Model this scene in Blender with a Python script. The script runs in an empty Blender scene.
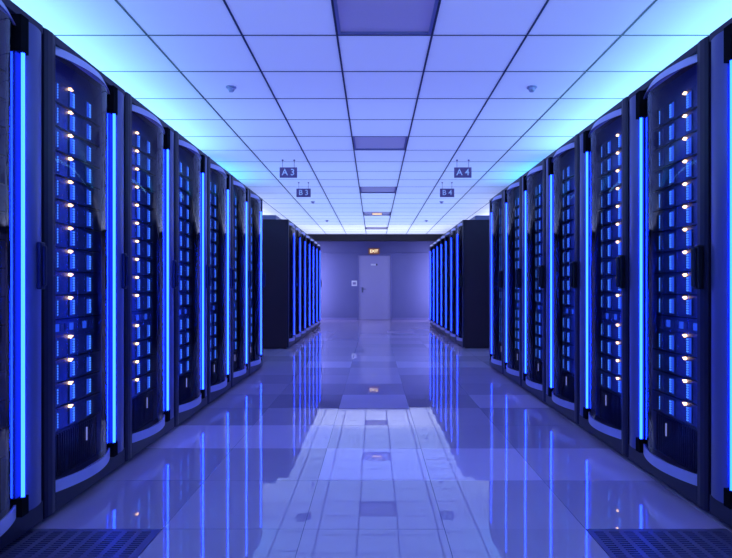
import bpy, bmesh, math, random
from mathutils import Vector, Matrix
R = math.radians
S = bpy.context.scene
COL = S.collection

# ------------------------------------------------------------------ camera
CAMZ = 1.03
cam_d = bpy.data.cameras.new('camera'); cam = bpy.data.objects.new('camera', cam_d); COL.objects.link(cam)
cam.location = (0, 0, CAMZ); cam.rotation_euler = (R(90), 0, 0)
cam_d.sensor_width = 36; cam_d.lens = 36 * 564 / 732
cam_d.shift_x = -8 / 732; cam_d.shift_y = 8 / 732
cam_d.clip_start = 0.05
S.camera = cam
# ------------------------------------------------------------------ view
S.view_settings.view_transform = 'Standard'; S.view_settings.look = 'None'
S.view_settings.exposure = 0.0; S.view_settings.gamma = 1; S.view_settings.use_curve_mapping = False
# ------------------------------------------------------------------ world
w = bpy.data.worlds.new('world'); S.world = w; w.use_nodes = True
w.node_tree.nodes['Background'].inputs[0].default_value = (0.05, 0.06, 0.3, 1)
w.node_tree.nodes['Background'].inputs[1].default_value = 0.3
# ------------------------------------------------------------------ lights
def area(name, loc, size, size_y, power, color, direction):
    d = bpy.data.lights.new(name, 'AREA'); d.shape = 'RECTANGLE'
    d.size = size; d.size_y = size_y; d.energy = power; d.color = color
    o = bpy.data.objects.new(name, d); COL.objects.link(o)
    o.location = loc
    v = Vector(direction).normalized()
    z = -v; y = Vector((0, 1, 0)); y = (y - z * y.dot(z)).normalized()
    if abs(v.y) > 0.9: y = Vector((0, 0, 1))
    x = y.cross(z)
    o.rotation_euler = Matrix((x, y, z)).transposed().to_euler()
    return o
XL, XR = -1.433, 1.50
CYAN = (0.22, 0.64, 1.0); BLUE = (0.36, 0.36, 1.0); WHITE = (0.62, 0.70, 1.0)
UP1, FAR, FILL = 106, 16, 6.6
for s, X in ((-1, XL), (1, XR)):
    # cyan uplights lying on the near rack tops, blue floodlights behind them angled over the aisle
    area('uplight_near', (X + s * 0.50, 2.7, 2.24), 0.7, 7.8, UP1, CYAN, (-s * 0.45, 0, 1))
    area('uplight_cross', (X + s * 0.9, 7.75, 2.30), 0.7, 1.6, 17, (0.03, 0.42, 1.0), (-s * 0.5, 0, 1)).data.spread = R(120)
    area('uplight_side', (X + s * 1.1, 12.4, 2.27), 0.3, 5.4, 36, WHITE, (-s * 0.1, 0, 1))
    area('end_light', (s * (1.86 if s < 0 else 1.94), 17.0, 1.15), 0.2, 1.9, FAR, (0.50, 0.52, 1.0), (-s * 0.7, 1, 0)).rotation_euler = (R(90), 0, R(s * 35))

# added fill lamps, unseen above the ceiling tiles, graded along the aisle
KEYS = ((-2.4, 0.42, (0.30, 0.33, 1.0)), (3.0, 0.62, (0.30, 0.34, 1.0)), (7.0, 1.02, (0.31, 0.43, 1.0)), (11.0, 1.2, (0.36, 0.54, 1.0)),
        (14.0, 1.4, (0.42, 0.59, 1.0)), (16.95, 2.1, (0.74, 0.80, 1.0)))
def key(y):
    for a, b in zip(KEYS, KEYS[1:]):
        if y <= b[0]:
            t = (y - a[0]) / (b[0] - a[0]); return a[1] + (b[1] - a[1]) * t, [p + (q - p) * t for p, q in zip(a[2], b[2])]
NL = 8; STEP = 19.3 / NL
for k in range(NL):
    yc = -2.4 + STEP * (k + 0.5); L, c = key(yc)
    area('ceiling_fill', (0.0, yc, 2.98), 4.2, STEP, L * FILL * STEP * 4.2, c, (0, 0, -1)).rotation_euler = (0, 0, 0)
# ------------------------------------------------------------------ materials
M = {}
def mat(name, col, rough=0.5, metal=0.0, emit=None, es=0.0, spec=0.5, noise=0.0, nscale=30, bump=0.0):
    m = bpy.data.materials.new(name); m.use_nodes = True
    nt = m.node_tree; b = nt.nodes['Principled BSDF']
    b.inputs['Base Color'].default_value = (*col, 1)
    b.inputs['Roughness'].default_value = rough; b.inputs['Metallic'].default_value = metal
    b.inputs['Specular IOR Level'].default_value = spec
    if emit:
        b.inputs['Emission Color'].default_value = (*emit, 1); b.inputs['Emission Strength'].default_value = es
    if noise or bump:
        tc = nt.nodes.new('ShaderNodeTexCoord'); n = nt.nodes.new('ShaderNodeTexNoise')
        n.inputs['Scale'].default_value = nscale; n.inputs['Detail'].default_value = 4
        nt.links.new(tc.outputs['Object'], n.inputs['Vector'])
        if noise:
            r = nt.nodes.new('ShaderNodeMix'); r.data_type = 'RGBA'
            r.inputs[6].default_value = (*[c * (1 - noise) for c in col], 1)
            r.inputs[7].default_value = (*[min(1, c * (1 + noise)) for c in col], 1)
            nt.links.new(n.outputs['Fac'], r.inputs[0]); nt.links.new(r.outputs[2], b.inputs['Base Color'])
        if bump:
            bp = nt.nodes.new('ShaderNodeBump'); bp.inputs['Strength'].default_value = bump
            bp.inputs['Distance'].default_value = 0.002
            nt.links.new(n.outputs['Fac'], bp.inputs['Height']); nt.links.new(bp.outputs['Normal'], b.inputs['Normal'])
    M[name] = m
    return m
mat('frame_metal', (0.018, 0.016, 0.046), 0.38, 0.3, noise=0.12, nscale=14)
mat('side_metal', (0.045, 0.022, 0.045), 0.5, 0.1, noise=0.12, nscale=6)
mat('pillar_metal', (0.13, 0.14, 0.34), 0.32, 0.25, noise=0.06, nscale=10)
mat('inner_metal', (0.09, 0.11, 0.32), 0.45, 0.3)
mat('black_plastic', (0.012, 0.012, 0.018), 0.4)
mat('matte_black', (0.008, 0.008, 0.012), 0.95, spec=0.05)
mat('trim_satin', (0.56, 0.54, 0.92), 0.35, 0.1, noise=0.12, nscale=9)
mat('crown', (0.30, 0.27, 0.42), 0.45, 0.2)
mat('tube', (0.1, 0.3, 0.8), 0.4, 0, (0.0075, 0.043, 1.0), 17.0)
mat('halo_strip', (0.02, 0.03, 0.14), 0.7, 0, (0.015, 0.05, 1.0), 0.12, spec=0.2)  # faint blue glow imitating the halo around the tube
mat('server_face', (0.10, 0.12, 0.30), 0.36, 0.45, noise=0.3, nscale=40, bump=0.3)
mat('server_lip', (0.012, 0.012, 0.02), 0.35, 0.3)
mat('drive_glow', (0.05, 0.1, 0.4), 0.4, 0, (0.03, 0.12, 1.0), 0.6)
mat('drive_dot', (0.1, 0.3, 0.8), 0.4, 0, (0.07, 0.27, 1.0), 1.7)
mat('amber', (0.9, 0.6, 0.3), 0.4, 0, (1.0, 0.56, 0.26), 5.0)
mat('white_led', (0.8, 0.8, 0.9), 0.4, 0, (0.5, 0.5, 1.0), 0.45)
mat('ceiling_tile', (0.86, 0.86, 0.92), 0.75, noise=0.03, nscale=160, bump=0.15)
mat('ceiling_grid', (0.02, 0.025, 0.08), 0.5)
mat('panel_diffuser', (0.60, 0.34, 0.62), 0.35, noise=0.05, nscale=60)
mat('panel_frame', (0.30, 0.26, 0.48), 0.4, 0.3)
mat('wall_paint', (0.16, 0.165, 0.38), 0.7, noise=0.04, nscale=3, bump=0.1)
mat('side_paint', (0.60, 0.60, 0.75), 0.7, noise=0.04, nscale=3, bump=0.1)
mat('beam_paint', (0.014, 0.012, 0.025), 0.6, noise=0.05, nscale=5)
mat('door_paint', (0.38, 0.36, 0.60), 0.45, noise=0.03, nscale=5)
mat('door_frame', (0.24, 0.23, 0.50), 0.45, noise=0.03, nscale=5)
mat('steel', (0.25, 0.25, 0.3), 0.3, 0.9)
mat('white_plastic', (0.85, 0.85, 0.9), 0.4)
mat('sign_plate', (0.20, 0.10, 0.26), 0.45)
mat('sign_letter', (0.95, 0.93, 1.0), 0.5)
mat('exit_box', (0.16, 0.08, 0.05), 0.5, 0, (0.45, 0.17, 0.05), 0.25)
mat('exit_letter', (1, 0.8, 0.5), 0.5, 0, (1.0, 0.78, 0.42), 1.5)
mat('lamp_warm', (1, 0.8, 0.5), 0.5, 0, (1.0, 0.70, 0.34), 1.1)
mat('detector', (0.50, 0.46, 0.70), 0.4)
mat('perforated', (0.15, 0.13, 0.27), 0.35, 0.3, noise=0.05, nscale=20)
mat('pit', (0.012, 0.012, 0.02), 0.8)
mat('floor_seam', (0.18, 0.18, 0.30), 0.25)
for n in ('drive_glow', 'drive_dot', 'white_led', 'exit_box', 'amber'):
    M[n].cycles.emission_sampling = 'NONE'

def glass_mat():
    m = bpy.data.materials.new('door_glass'); m.use_nodes = True; nt = m.node_tree
    nt.nodes.clear(); out = nt.nodes.new('ShaderNodeOutputMaterial')
    tr = nt.nodes.new('ShaderNodeBsdfTransparent'); tr.inputs[0].default_value = (0.90, 0.93, 1.0, 1)
    gl = nt.nodes.new('ShaderNodeBsdfGlossy'); gl.inputs['Roughness'].default_value = 0.015
    gl.inputs[0].default_value = (0.80, 0.80, 1, 1)
    fr = nt.nodes.new('ShaderNodeFresnel'); fr.inputs[0].default_value = 1.34
    mx = nt.nodes.new('ShaderNodeMixShader')
    ge = nt.nodes.new('ShaderNodeNewGeometry'); iv = nt.nodes.new('ShaderNodeMath'); iv.operation = 'SUBTRACT'; iv.inputs[0].default_value = 1
    ml = nt.nodes.new('ShaderNodeMath'); ml.operation = 'MULTIPLY'
    nt.links.new(ge.outputs['Backfacing'], iv.inputs[1]); nt.links.new(fr.outputs[0], ml.inputs[0]); nt.links.new(iv.outputs[0], ml.inputs[1])
    nt.links.new(ml.outputs[0], mx.inputs[0]); nt.links.new(tr.outputs[0], mx.inputs[1])
    nt.links.new(gl.outputs[0], mx.inputs[2]); nt.links.new(mx.outputs[0], out.inputs[0])
    M['door_glass'] = m
glass_mat()
def tile_mat(name, fac):
    nt = M[name].node_tree; b = nt.nodes['Principled BSDF']; out = [n for n in nt.nodes if n.type == 'OUTPUT_MATERIAL'][0]
    tl = nt.nodes.new('ShaderNodeBsdfTranslucent'); tl.inputs[0].default_value = (0.9, 0.9, 0.95, 1)
    mx = nt.nodes.new('ShaderNodeMixShader'); mx.inputs[0].default_value = fac
    nt.links.new(b.outputs[0], mx.inputs[1]); nt.links.new(tl.outputs[0], mx.inputs[2]); nt.links.new(mx.outputs[0], out.inputs[0])
tile_mat('ceiling_tile', 0.40); tile_mat('panel_diffuser', 0.13)  # translucency added so the fill lamps above shine through tiles and panels
def floor_mat():
    m = bpy.data.materials.new('floor_laminate'); m.use_nodes = True; nt = m.node_tree
    b = nt.nodes['Principled BSDF']
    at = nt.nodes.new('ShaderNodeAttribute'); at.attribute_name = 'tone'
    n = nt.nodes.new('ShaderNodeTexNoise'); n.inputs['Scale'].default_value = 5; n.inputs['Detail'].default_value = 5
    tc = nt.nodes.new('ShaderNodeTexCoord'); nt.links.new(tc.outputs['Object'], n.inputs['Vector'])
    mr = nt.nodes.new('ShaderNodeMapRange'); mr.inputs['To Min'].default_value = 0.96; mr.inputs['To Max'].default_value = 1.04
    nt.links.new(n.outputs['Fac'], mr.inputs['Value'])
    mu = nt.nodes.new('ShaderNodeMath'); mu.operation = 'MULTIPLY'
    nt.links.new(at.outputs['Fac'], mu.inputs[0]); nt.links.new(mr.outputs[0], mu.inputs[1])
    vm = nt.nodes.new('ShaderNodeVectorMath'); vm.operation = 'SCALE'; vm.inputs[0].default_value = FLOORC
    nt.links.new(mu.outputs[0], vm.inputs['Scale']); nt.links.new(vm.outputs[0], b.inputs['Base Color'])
    b.inputs['Roughness'].default_value = 0.01
    b.inputs['IOR'].default_value = 1.95
    M['floor_laminate'] = m
FLOORC = (0.62, 0.47, 0.70)
floor_mat()

# ------------------------------------------------------------------ helpers
def box(bm, x0, x1, y0, y1, z0, z1, mi=0):
    v = [bm.verts.new(p) for p in ((x0, y0, z0), (x1, y0, z0), (x1, y1, z0), (x0, y1, z0), (x0, y0, z1), (x1, y0, z1), (x1, y1, z1), (x0, y1, z1))]
    for f in ((3, 2, 1, 0), (4, 5, 6, 7), (0, 1, 5, 4), (1, 2, 6, 5), (2, 3, 7, 6), (3, 0, 4, 7)):
        bm.faces.new([v[i] for i in f]).material_index = mi
def prism(bm, pts, z0, z1, mi=0):
    a = [bm.verts.new((x, y, z0)) for x, y in pts]; b = [bm.verts.new((x, y, z1)) for x, y in pts]
    n = len(pts)
    bm.faces.new(a[::-1]).material_index = mi; bm.faces.new(b).material_index = mi
    for i in range(n):
        j = (i + 1) % n
        bm.faces.new((a[i], a[j], b[j], b[i])).material_index = mi
def cyl(bm, p, r, h, axis='z', n=14, r2=None, mi=0):
    r2 = r if r2 is None else r2
    def P(a, rr, t):
        c, s_ = rr * math.cos(a), rr * math.sin(a)
        return {'z': (p[0] + c, p[1] + s_, p[2] + t), 'x': (p[0] + t, p[1] + c, p[2] + s_), 'y': (p[0] + c, p[1] + t, p[2] + s_)}[axis]
    A = [bm.verts.new(P(2 * math.pi * i / n, r, 0)) for i in range(n)]
    B = [bm.verts.new(P(2 * math.pi * i / n, r2, h)) for i in range(n)]
    bm.faces.new(A).material_index = mi; bm.faces.new(B).material_index = mi
    for i in range(n):
        j = (i + 1) % n
        f = bm.faces.new((A[i], A[j], B[j], B[i])); f.smooth = True; f.material_index = mi
def obj(name, bm, mats, parent=None, bevel=0, sx=1, smooth=False, loc=None):
    if sx == -1:
        for v in bm.verts: v.co.x = -v.co.x
    bmesh.ops.recalc_face_normals(bm, faces=bm.faces)
    if smooth:
        for f in bm.faces: f.smooth = True
    me = bpy.data.meshes.new(name); bm.to_mesh(me); bm.free()
    if smooth: me.set_sharp_from_angle(angle=R(35))
    o = bpy.data.objects.new(name, me); COL.objects.link(o)
    for m in (mats if isinstance(mats, (list, tuple)) else [mats]): me.materials.append(M[m])
    if parent: o.parent = parent
    if loc: o.location = loc
    if bevel:
        b = o.modifiers.new('bevel', 'BEVEL'); b.width = bevel; b.segments = 2; b.limit_method = 'ANGLE'
    return o
def B(): return bmesh.new()
def tag(o, label, cat, group=None):
    o['label'] = label; o['category'] = cat
    if group: o['group'] = group
    return o
def thing(name, label, cat, loc, group=None):
    o = bpy.data.objects.new(name, None); COL.objects.link(o); o.location = loc
    o.empty_display_size = 0.1
    return tag(o, label, cat, group)
def struct(name, bm, mats, **k):
    o = obj(name, bm, mats, **k); o['kind'] = 'structure'; return o
def dup(root, loc, label, group=None, skip=()):
    r = root.copy(); COL.objects.link(r); r.location = loc; r['label'] = label
    if group: r['group'] = group
    for ch in list(root.children):
        if ch.name.split('.')[0] in skip: continue
        c = ch.copy(); COL.objects.link(c); c.parent = r
        for g in list(ch.children):
            d = g.copy(); COL.objects.link(d); d.parent = c
    return r

# ------------------------------------------------------------------ room shell
W0, W1, Y0, Y1, HC = -3.3, 3.3, -2.4, 17.6, 2.62
random.seed(11)
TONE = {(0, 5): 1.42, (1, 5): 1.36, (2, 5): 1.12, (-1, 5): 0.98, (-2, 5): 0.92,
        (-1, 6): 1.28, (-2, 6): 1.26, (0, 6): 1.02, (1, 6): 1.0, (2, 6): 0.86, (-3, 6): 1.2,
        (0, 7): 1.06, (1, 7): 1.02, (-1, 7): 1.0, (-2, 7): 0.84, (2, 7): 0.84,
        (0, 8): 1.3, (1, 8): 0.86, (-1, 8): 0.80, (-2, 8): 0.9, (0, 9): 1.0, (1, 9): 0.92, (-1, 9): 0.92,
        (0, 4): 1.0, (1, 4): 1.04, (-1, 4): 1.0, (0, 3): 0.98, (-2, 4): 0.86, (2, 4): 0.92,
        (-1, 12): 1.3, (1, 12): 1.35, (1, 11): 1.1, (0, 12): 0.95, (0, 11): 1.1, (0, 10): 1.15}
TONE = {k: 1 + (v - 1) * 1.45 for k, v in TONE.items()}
bm = B(); tl = bm.faces.layers.float.new('tone')
PERF = {(-2, 3), (2, 3)}
nx = range(-5, 6)
for i in nx:
    for j in range(-4, 30):
        x0 = -0.3 + 0.6 * i; y0 = 0.6 * j
        x1 = x0 + 0.6; y1 = min(y0 + 0.6, Y1)
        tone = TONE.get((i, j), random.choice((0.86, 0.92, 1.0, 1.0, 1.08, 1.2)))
        if y0 >= Y1 - 0.05: continue
        if (i, j) in PERF: continue
        g = 0.0012
        tx, ty = random.uniform(-1, 1) * 0.0005, random.uniform(-1, 1) * 0.0005
        c = [(x0 + g, y0 + g, tx + ty), (x1 - g, y0 + g, -tx + ty), (x1 - g, y1 - g, -tx - ty), (x0 + g, y1 - g, tx - ty)]
        f = bm.faces.new([bm.verts.new(p) for p in c]); f[tl] = tone
        o4 = [(x0, y0, -0.0012), (x1, y0, -0.0012), (x1, y1, -0.0012), (x0, y1, -0.0012)]
        for k in range(4):
            l = (k + 1) % 4
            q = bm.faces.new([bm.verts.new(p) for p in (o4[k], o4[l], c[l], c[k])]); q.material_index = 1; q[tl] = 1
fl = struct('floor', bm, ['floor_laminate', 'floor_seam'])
# perforated lifting tiles, real slots over a dark pit
def perforated(cx0, cy0, label):
    t = thing('perforated_floor_tile', label, 'floor tile', (cx0 + 0.3, cy0 + 0.3, -0.04), 'perforated floor tiles')
    bm = B()
    xs = [-0.297, -0.27]; x = -0.262
    ncol = 9
    xb = [-0.297]
    for k in range(ncol):
        a = -0.275 + k * 0.0622; xb += [a, a + 0.041]
    xb.append(0.297)
    yb = [-0.297]
    for k in range(32):
        a = -0.277 + k * 0.0175; yb += [a, a + 0.0085]
    yb.append(0.297)
    for a in range(len(xb) - 1):
        for b_ in range(len(yb) - 1):
            if a % 2 == 1 and b_ % 2 == 1: continue
            bm.faces.new([bm.verts.new(p) for p in ((xb[a], yb[b_], 0.04), (xb[a + 1], yb[b_], 0.04), (xb[a + 1], yb[b_ + 1], 0.04), (xb[a], yb[b_ + 1], 0.04))])
    bmesh.ops.remove_doubles(bm, verts=bm.verts, dist=1e-5)
    r = bmesh.ops.extrude_face_region(bm, geom=list(bm.faces))
    for v in r['geom']:
        if isinstance(v, bmesh.types.BMVert): v.co.z -= 0.008
    obj('slotted_plate', bm, 'perforated', t)
    bm = B(); box(bm, -0.3, 0.3, -0.3, 0.3, 0, 0.012)
    box(bm, -0.3, -0.29, -0.3, 0.3, 0.012, 0.031); box(bm, 0.29, 0.3, -0.3, 0.3, 0.012, 0.031)
    box(bm, -0.29, 0.29, -0.3, -0.29, 0.012, 0.031); box(bm, -0.29, 0.29, 0.29, 0.3, 0.012, 0.031)
    obj('under_tray', bm, 'pit', t)
perforated(-1.5, 1.8, 'slotted grey floor tile at the bottom left of the aisle beside the left racks')
perforated(0.9, 1.8, 'slotted grey floor tile at the bottom right of the aisle beside the right racks')

# ceiling : tile faces and grid bars in one mesh
bm = B()
CX = [-0.233 + 0.599 * k for k in range(-5, 7)]
CX = [x for x in CX if W0 < x < W1]; CXs = [W0] + CX + [W1]
CYs = [3.562 + 0.5985 * k for k in range(-10, 24)]
CYs = [Y0] + [y for y in CYs if Y0 < y < Y1] + [Y1]
PAN = []
for a in range(len(CXs) - 1):
    for b_ in range(len(CYs) - 1):
        x0, x1, y0, y1 = CXs[a], CXs[a + 1], CYs[b_], CYs[b_ + 1]
        gx, gy = 0.0065, 0.0055
        k = round((y0 - 3.562) / 0.5985)
        panel = abs(x0 + 0.233) < 0.01 and k in (-6, -1, 4, 9, 14, 19)
        if panel:
            PAN.append((x0, x1, y0, y1, k))
        else:
            bm.faces.new([bm.verts.new(p) for p in ((x0 + gx, y0 + gy, HC), (x0 + gx, y1 - gy, HC), (x1 - gx, y1 - gy, HC), (x1 - gx, y0 + gy, HC))])
for x in CX: box(bm, x - 0.0065, x + 0.0065, Y0, Y1, HC - 0.002, HC + 0.01, 1)
for y in CYs[1:-1]: box(bm, W0, W1, y - 0.0055, y + 0.0055, HC - 0.0015, HC + 0.009, 1)
box(bm, W0, W1, Y0, Y1, HC + 0.40, HC + 0.42, 1)
struct('ceiling', bm, ['ceiling_tile', 'ceiling_grid'])

def wall(name, a, m): bm = B(); box(bm, *a); return struct(name, bm, m)
wall('wall_left', (W0 - 0.1, W0, Y0, Y1 + 0.1, -0.05, HC + 0.42), 'side_paint')
wall('wall_right', (W1, W1 + 0.1, Y0, Y1 + 0.1, -0.05, HC + 0.42), 'side_paint')
wall('wall_near', (W0, W1, Y0 - 0.1, Y0, -0.05, HC + 0.42), 'side_paint')
DX0, DX1, DH = -0.475, 0.515, 2.0
bm = B()
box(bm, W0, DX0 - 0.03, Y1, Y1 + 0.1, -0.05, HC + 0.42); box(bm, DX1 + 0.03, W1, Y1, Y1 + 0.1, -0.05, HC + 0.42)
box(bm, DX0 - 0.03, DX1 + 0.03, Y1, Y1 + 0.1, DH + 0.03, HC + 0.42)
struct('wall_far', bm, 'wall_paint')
bm = B(); box(bm, W0, W1, 16.95, 17.25, CAMZ + 1.395, HC)
struct('trim_1', bm, 'beam_paint', bevel=0.004)
bm = B(); box(bm, W0, W1, Y1 - 0.02, Y1, CAMZ + 1.05, CAMZ + 1.075)
struct('trim_2', bm, 'wall_paint', bevel=0.003)
bm = B(); box(bm, W0, DX0 - 0.05, Y1 - 0.014, Y1, 0, 0.07); box(bm, DX1 + 0.05, W1, Y1 - 0.014, Y1, 0, 0.07)
struct('baseboard_far', bm, 'door_frame', bevel=0.003)
# far door
bm = B()
box(bm, DX0 - 0.03, DX0, Y1 - 0.02, Y1 + 0.08, 0, DH + 0.03); box(bm, DX1, DX1 + 0.03, Y1 - 0.02, Y1 + 0.08, 0, DH + 0.03)
box(bm, DX0, DX1, Y1 - 0.02, Y1 + 0.08, DH, DH + 0.03)
struct('trim_3', bm, 'door_frame', bevel=0.003)
bm = B(); box(bm, DX0 + 0.004, DX1 - 0.004, Y1 + 0.005, Y1 + 0.05, 0.006, DH - 0.004)
door = struct('door_1', bm, 'door_paint', bevel=0.003)
bm = B()
cyl(bm, (DX0 + 0.115, Y1 - 0.012, 0.965), 0.03, 0.014, 'y'); cyl(bm, (DX0 + 0.115, Y1 - 0.055, 0.965), 0.011, 0.05, 'y')
box(bm, DX0 + 0.105, DX0 + 0.225, Y1 - 0.065, Y1 - 0.05, 0.955, 0.975); box(bm, DX0 + 0.09, DX0 + 0.14, Y1 - 0.002, Y1 + 0.006, 0.86, 1.02)
obj('door_handle', bm, 'steel', door, bevel=0.002)
bm = B(); box(bm, -0.10, 0.06, Y1 - 0.003, Y1 + 0.006, 1.70, 1.755); obj('door_plate', bm, 'white_plastic', door, bevel=0.001)
bm = B(); box(bm, 0.065, 0.105, Y1 - 0.003, Y1 + 0.006, 1.70, 1.755); obj('door_plate_end', bm, 'black_plastic', door, bevel=0.001)

def text(name, s, size, m, parent, loc, rz=0, depth=0.004):
    cu = bpy.data.curves.new(name, 'FONT'); cu.body = s; cu.size = size; cu.align_x = 'CENTER'; cu.align_y = 'CENTER'
    cu.extrude = depth / 2; cu.offset = size * 0.012
    tmp = bpy.data.objects.new(name, cu); COL.objects.link(tmp)
    me = bpy.data.meshes.new_from_object(tmp.evaluated_get(bpy.context.evaluated_depsgraph_get()))
    bpy.data.objects.remove(tmp)
    o = bpy.data.objects.new(name, me); COL.objects.link(o); me.materials.clear(); me.materials.append(M[m])
    o.parent = parent; o.location = loc; o.rotation_euler = (R(90), 0, rz)
    return o
# exit sign
t = thing('exit_sign', 'small glowing amber EXIT sign on the wall above the door', 'exit sign', (0.0, Y1, CAMZ + 1.02))
bm = B(); box(bm, -0.17, 0.17, -0.05, 0, 0, 0.185); obj('housing', bm, 'exit_box', t, bevel=0.004)
text('lettering', 'EXIT', 0.125, 'exit_letter', t, (0, -0.053, 0.092))
# wall switch plate beside the door
t = thing('wall_plate', 'square white notice plate on the wall left of the door', 'wall plate', (-0.615, Y1, CAMZ + 0.03))
bm = B(); box(bm, -0.085, 0.085, -0.012, 0, 0, 0.17); obj('plate', bm, 'white_plastic', t, bevel=0.003)
bm = B(); box(bm, -0.05, 0.05, -0.016, -0.012, 0.045, 0.12); obj('inset', bm, 'panel_frame', t, bevel=0.001)

# ceiling light panels (unlit), one with a small warm lamp
names = {-6: 'unlit square ceiling panel behind the viewer', -1: 'unlit violet ceiling panel nearest the camera, cut by the top edge',
         4: 'unlit violet ceiling panel, second along the aisle', 9: 'unlit violet ceiling panel, third along the aisle, before the lit one',
         14: 'far violet ceiling panel with a small warm lamp glowing in it', 19: 'farthest violet ceiling panel, just before the dark beam'}
for x0, x1, y0, y1, k in PAN:
    t = thing('ceiling_panel', names[k], 'ceiling light', ((x0 + x1) / 2, (y0 + y1) / 2, HC), 'ceiling panels down the aisle centre')
    bm = B(); a, b_ = (x1 - x0) / 2 - 0.007, (y1 - y0) / 2 - 0.006
    box(bm, -a, a, -b_, -b_ + 0.018, 0.0, 0.03); box(bm, -a, a, b_ - 0.018, b_, 0.0, 0.03)
    box(bm, -a, -a + 0.018, -b_ + 0.018, b_ - 0.018, 0.0, 0.03); box(bm, a - 0.018, a, -b_ + 0.018, b_ - 0.018, 0.0, 0.03)
    obj('panel_frame', bm, 'panel_frame', t)
    bm = B(); bm.faces.new([bm.verts.new(p) for p in ((-a + 0.018, -b_ + 0.018, 0.012), (-a + 0.018, b_ - 0.018, 0.012), (a - 0.018, b_ - 0.018, 0.012), (a - 0.018, -b_ + 0.018, 0.012))]); obj('diffuser', bm, 'panel_diffuser', t)
    if k == 14:
        bm = B(); box(bm, -0.11, 0.11, -0.06, 0.06, -0.034, 0.012); hs = obj('lamp_housing', bm, 'panel_frame', t)
        bm = B(); box(bm, -0.10, 0.10, -0.064, -0.06, -0.030, 0.0); obj('lamp_lens', bm, 'lamp_warm', hs)

# smoke detectors
def detector():
    t = thing('smoke_detector', '', 'smoke detector', (0, 0, HC), 'smoke detectors on the ceiling')
    bm = B(); cyl(bm, (0, 0, -0.009), 0.040, 0.009, n=24); obj('base', bm, 'detector', t)
    bm = B(); cyl(bm, (0, 0, -0.040), 0.016, 0.018, n=24, r2=0.028); cyl(bm, (0, 0, -0.022), 0.028, 0.013, n=24); obj('sensor_cap', bm, 'detector', t, bevel=0.002)
    return t
det = detector(); first = True
DL = [(-1.135, 4.48, 'round smoke detector on the ceiling above the left racks, nearest'), (1.254, 4.48, 'round smoke detector on the ceiling above the right racks, nearest'),
      (-1.135, 10.48, 'small smoke detector right behind the farther left hanging sign'), (1.254, 10.48, 'small smoke detector right behind the farther right hanging sign'),
      (-1.12, 13.44, 'farthest smoke detector on the left, near the far ceiling edge'), (1.25, 13.44, 'farthest smoke detector on the right, near the far ceiling edge')]
for x, y, l in DL:
    if first: det.location = (x, y, HC); det['label'] = l; first = False
    else: dup(det, (x, y, HC), l)

# hanging signs
for x, y, s, side in ((-1.07, 7.05, 'A 3', 'left'), (-1.07, 8.57, 'B 3', 'left'), (1.11, 7.05, 'A 4', 'right'), (1.11, 8.57, 'B 4', 'right')):
    t = thing('hanging_sign', f'dark hanging aisle sign reading {s} on two thin rods, {side} of the aisle', 'sign', (x, y, HC), 'hanging aisle signs')
    zc = CAMZ + 1.43 - HC
    bm = B(); box(bm, -0.108, 0.108, -0.008, 0.008, zc - 0.064, zc + 0.064); obj('sign_plate', bm, 'sign_plate', t, bevel=0.002)
    text('lettering', s, 0.112, 'sign_letter', t, (0, -0.0095, zc))
    for k in (-0.073, 0.073):
        bm = B(); cyl(bm, (k, 0, zc + 0.06), 0.0026, -zc - 0.06, n=8); cyl(bm, (k, 0, -0.012), 0.012, 0.012, n=12)
        obj('rod', bm, 'sign_plate', t)

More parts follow.
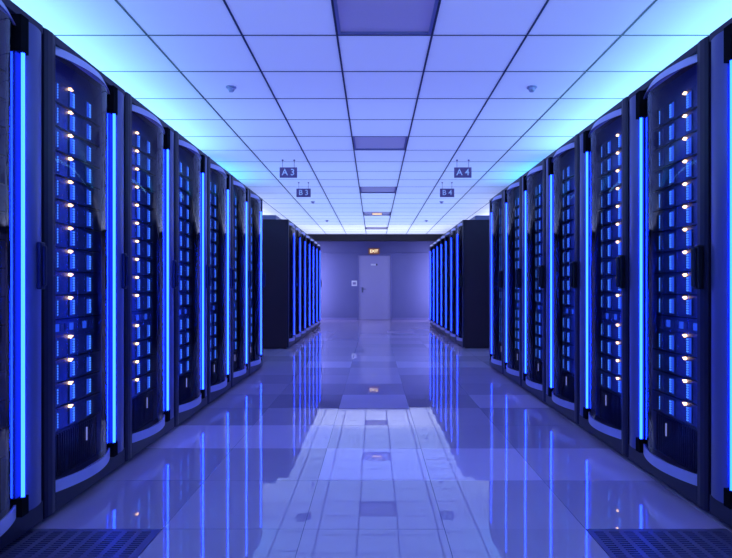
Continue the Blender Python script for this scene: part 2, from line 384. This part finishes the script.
# ------------------------------------------------------------------ racks
RH = 2.158; GA, GB, BUL = 0.092, 0.612, 0.056
def arc(off=0.0, n=20, y0=GA, y1=GB):
    P = []
    for i in range(n + 1):
        u = -1 + 2 * i / n
        P.append((BUL * (max(0, 1 - u * u)) ** 1.0 + off, y0 + (y1 - y0) * i / n))
    return P
def make_rack(sx, side):
    t = thing('server_rack', '', 'server rack', (0, 0, 0))
    D = -1.0
    bm = B()
    box(bm, D, -0.02, 0.004, 0.022, 0.03, RH - 0.02); box(bm, D, -0.02, 0.778, 0.796, 0.03, RH - 0.02)
    box(bm, D, D + 0.02, 0.022, 0.778, 0.03, RH - 0.02)
    box(bm, D, -0.02, 0.004, 0.796, RH - 0.02, RH); box(bm, D, -0.02, 0.022, 0.778, 0.03, 0.10)
    box(bm, D + 0.03, -0.035, 0.02, 0.78, 0.0, 0.03)
    obj('cabinet_body', bm, 'side_metal', t, sx=sx)
    bm = B(); box(bm, D + 0.05, -0.20, 0.004, 0.796, RH, RH + 0.072); obj('top_cover', bm, 'crown', t, sx=sx, bevel=0.004)
    # front frame: stile, rails
    bm = B()
    prism(bm, [(-0.02, 0.009), (0.0, 0.011), (0.006, 0.03), (0.008, 0.06), (0.004, GA), (-0.05, GA), (-0.05, 0.026), (-0.02, 0.024)], 0.022, RH)
    box(bm, -0.02, 0.004, GA, 0.796, 0.022, 0.108); box(bm, -0.02, 0.004, GA, 0.796, 2.122, RH)
    obj('front_frame', bm, 'frame_metal', t, sx=sx, bevel=0.002)
    # pillar: smooth rounded column beyond the lamp
    n = 10; P = [(-0.018, 0.664)] + [(0.0 + 0.016 * math.sin(math.pi * (0.12 + 0.80 * i / n)), 0.664 + 0.119 * i / n) for i in range(n + 1)] + [(-0.018, 0.783)]
    bm = B(); prism(bm, P, 0.108, 2.122); obj('pillar', bm, 'pillar_metal', t, sx=sx, smooth=True)
    # lamp channel and end caps
    bm = B(); box(bm, -0.045, -0.030, 0.622, 0.664, 0.108, 2.122)
    box(bm, -0.030, 0.023, 0.618, 0.663, 0.108, 0.182); box(bm, -0.030, 0.023, 0.614, 0.663, 1.975, 2.122)
    obj('lamp_channel', bm, 'matte_black', t, sx=sx)
    tx, ty = (0.014, 0.640) if side == 'left' else (0.007, 0.633)
    bm = B(); cyl(bm, (tx, ty, 0.182), 0.0070, 1.793, n=12); lt = obj('light_tube', bm, 'tube', t, sx=sx)
    bm = B(); box(bm, -0.012, -0.001, 0.6125, 0.662, 0.182, 1.975); obj('halo_strip', bm, 'halo_strip', lt, sx=sx)  # glowing strip added behind the tube to imitate its halo
    # curved door glass, a 5 mm shell
    bm = B(); A = arc(0.0); Q = arc(-0.005)
    prism(bm, A + Q[::-1], 0.160, 2.074)
    bm.faces.ensure_lookup_table()
    for f in bm.faces:
        f.normal_update()
        c = f.calc_center_median()
        if abs(f.normal.z) > 0.5 or c.y < GA + 1e-4 or c.y > GB - 1e-4: f.material_index = 1
    g = obj('glass_door', bm, ['door_glass', 'matte_black'], t, sx=sx, smooth=True)
    for z0, z1, nm in ((0.108, 0.160, 'lower_trim'), (2.074, 2.122, 'upper_trim')):
        bm = B(); prism(bm, arc(0.004) + arc(-0.006)[::-1], z0, z1)
        if nm == 'upper_trim':
            for v in bm.verts:
                if v.co.z > z0 + 0.01: v.co.x -= 0.026
        c0 = z0 if nm == 'lower_trim' else z1 - 0.004
        prism(bm, arc(-0.006 if nm == 'lower_trim' else -0.030) + [(-0.034, GB), (-0.034, GA)], c0, c0 + 0.004); obj(nm, bm, 'trim_satin', g, sx=sx, smooth=True)
    # handle
    bm = B()
    if side == 'left':
        hy, hx = 0.745, 0.026
        box(bm, hx - 0.012, hx + 0.008, hy - 0.018, hy + 0.018, 1.02, 1.22)
        box(bm, hx + 0.008, hx + 0.022, hy - 0.009, hy + 0.009, 1.035, 1.205)
        obj('handle', bm, 'frame_metal', t, sx=sx, bevel=0.006)
    else:
        hy = 0.052
        box(bm, 0.004, 0.034, hy - 0.016, hy + 0.016, 1.02, 1.22)
        box(bm, 0.034, 0.052, hy - 0.010, hy + 0.010, 1.03, 1.21)
        obj('handle', bm, 'black_plastic', t, sx=sx, bevel=0.006)
    # inner mounting rails, blanking plate at the top, ribbed plate at the bottom
    bm = B(); box(bm, -0.12, -0.105, 0.15, 0.186, 0.10, RH - 0.02); box(bm, -0.12, -0.105, 0.684, 0.72, 0.10, RH - 0.02)
    box(bm, -0.12, -0.112, 0.022, 0.15, 0.10, RH - 0.02); box(bm, -0.12, -0.112, 0.72, 0.778, 0.10, RH - 0.02)
    obj('mounting_rails', bm, 'inner_metal', t, sx=sx)
    bm = B(); box(bm, -0.115, -0.105, 0.186, 0.684, 2.036, RH - 0.02); obj('blanking_plate', bm, 'inner_metal', t, sx=sx)
    bm = B(); box(bm, -0.115, -0.105, 0.186, 0.684, 0.10, 0.326)
    for k in range(24): box(bm, -0.105, -0.099, 0.195 + k * 0.0205, 0.203 + k * 0.0205, 0.112, 0.314)
    lp = obj('ribbed_plate', bm, 'server_lip', t, sx=sx)
    bm = B(); box(bm, -0.099, -0.094, 0.560, 0.566, 0.215, 0.285); obj('indicator', bm, 'white_led', lp, sx=sx)
    return t
racks = {}
ORD = ['nearest', 'second', 'third', 'fourth', 'fifth', 'sixth', 'seventh']
def rack_row(side, sx, X, ystart, n, rowname, group, first=None):
    out = []
    for k in range(n):
        if k == 0: lab = f'dark server rack with curved glass door, nearest in the {rowname}'
        elif k == n - 1: lab = f'dark server rack with curved glass door, last and farthest in the {rowname}'
        else: lab = f'dark server rack with curved glass door, {ORD[k]} from the front of the {rowname}'
        loc = (X, ystart + 0.8 * k, 0)
        if first is not None and not first.get('used'):
            first['used'] = 1; r = first; r.location = loc; r['label'] = lab; r['group'] = group
        else: r = dup(first, loc, lab, group)
        out.append(r)
    return out
YL, YR = 1.64, 1.72
for side, sx, X, ya, yb in (('left', 1, XL, YL, 9.40), ('right', -1, XR, YR, 9.46)):
    p = make_rack(sx, side)
    racks[side] = rack_row(side, sx, X, ya, 7, f'near {side} row', f'server racks in the near {side} row', p)
    rack_row(side, sx, X, yb, 7, f'far {side} row', f'server racks in the far {side} row', p)
for o in COL.objects:
    if 'used' in o: del o['used']

# ------------------------------------------------------------------ servers
UH = 0.1164
def make_server(sx, side):
    t = thing('server', '', 'server', (0, 0, 0))
    bm = B()
    box(bm, -0.75, -0.104, 0.19, 0.68, 0.0, UH - 0.0005)
    box(bm, -0.104, -0.100, 0.16, 0.71, 0.006, UH - 0.010)
    obj('chassis', bm, 'server_face', t, sx=sx)
    bm = B(); box(bm, -0.104, -0.092, 0.172, 0.70, 0.0005, 0.0055); obj('shelf_lip', bm, 'server_lip', t, sx=sx)
    cols = (0.275, 0.415, 0.580) if side == 'left' else (0.335, 0.500, 0.62)
    for ci, cy in enumerate(cols):
        bm = B(); box(bm, -0.100, -0.094, cy - 0.026, cy + 0.026, 0.014, 0.100)
        dim = (side == 'left' and ci == 0) or (side == 'right' and ci == 2)
        d = obj('drive_bay', bm, 'inner_metal', t, sx=sx, bevel=0.0015)
        if not dim:
            bm = B()
            box(bm, -0.094, -0.0925, cy - 0.022, cy - 0.003, 0.018, 0.096); obj('bay_light', bm, 'drive_glow', d, sx=sx)
        bm = B()
        for k in range(6):
            z = 0.022 + k * 0.0125
            box(bm, -0.094, -0.0915, cy + 0.004, cy + 0.008, z, z + 0.007)
            if not dim: box(bm, -0.094, -0.0915, cy + 0.014, cy + 0.018, z, z + 0.007)
        obj('status_lights', bm, 'drive_dot', d, sx=sx)
    ly = 0.394 if side == 'left' else 0.370
    bm = B(); cyl(bm, (-0.100, ly, 0.104), 0.0080, 0.012, 'x', n=12); cyl(bm, (-0.100, ly + (0.022 if side == 'left' else 0.018), 0.106), 0.0028, 0.009, 'x', n=10)
    obj('amber_lamp', bm, 'amber', t, sx=sx)
    return t
def make_patch(sx):
    t = thing('patch_panel', '', 'patch panel', (0, 0, 0))
    bm = B(); box(bm, -0.30, -0.102, 0.19, 0.68, 0.0, 0.0765); box(bm, -0.102, -0.098, 0.16, 0.71, 0.008, 0.070)
    obj('faceplate', bm, 'server_face', t, sx=sx)
    for k in range(10):
        y = 0.22 + k * 0.043
        bm = B(); box(bm, -0.098, -0.094, y, y + 0.034, 0.020, 0.056); p = obj('port_block', bm, 'drive_glow' if k % 3 == 1 else 'inner_metal', t, sx=sx)
    return t
ORDT = ['topmost', 'second from top', 'third from top', 'fourth from top', 'fifth from top', 'sixth from top', 'seventh from top', 'fifth above patch panel',
        'second above patch panel', 'just above patch panel', 'just below patch panel', 'second below patch panel', 'second from bottom', 'bottommost']
ORDT[7] = 'third above patch panel'
for side, sx in (('left', 1), ('right', -1)):
    ps = make_server(sx, side); pp = make_patch(sx); used = False
    for k, r in enumerate(racks[side]):
        rn = f'{ORD[k]} near {side} rack'
        zs = [2.035 - UH * (i + 1) for i in range(10)] + [0.793 - UH * (i + 1) for i in range(4)]
        for i, z in enumerate(zs):
            loc = (r.location.x, r.location.y, z)
            lab = (f'blue-lit server, {ORDT[i]} in the {rn}' if k >= 3 else f'blue-lit server with amber lamp, {ORDT[i]} in the {rn}')
            g = f'servers in the {rn}'
            if not used: ps.location = loc; ps['label'] = lab; ps['group'] = g
            else: dup(ps, loc, lab, g, ('amber_lamp',) if k >= 3 else ())
            used_now = True
            if i == 0 and not used:
                pp.location = (loc[0], loc[1], 0.794); pp['label'] = f'shallow patch panel between servers in the {rn}'; pp['group'] = 'patch panels between the servers'
            elif i == 0:
                dup(pp, (loc[0], loc[1], 0.794), f'shallow patch panel between servers in the {rn}', 'patch panels between the servers')
            used = True
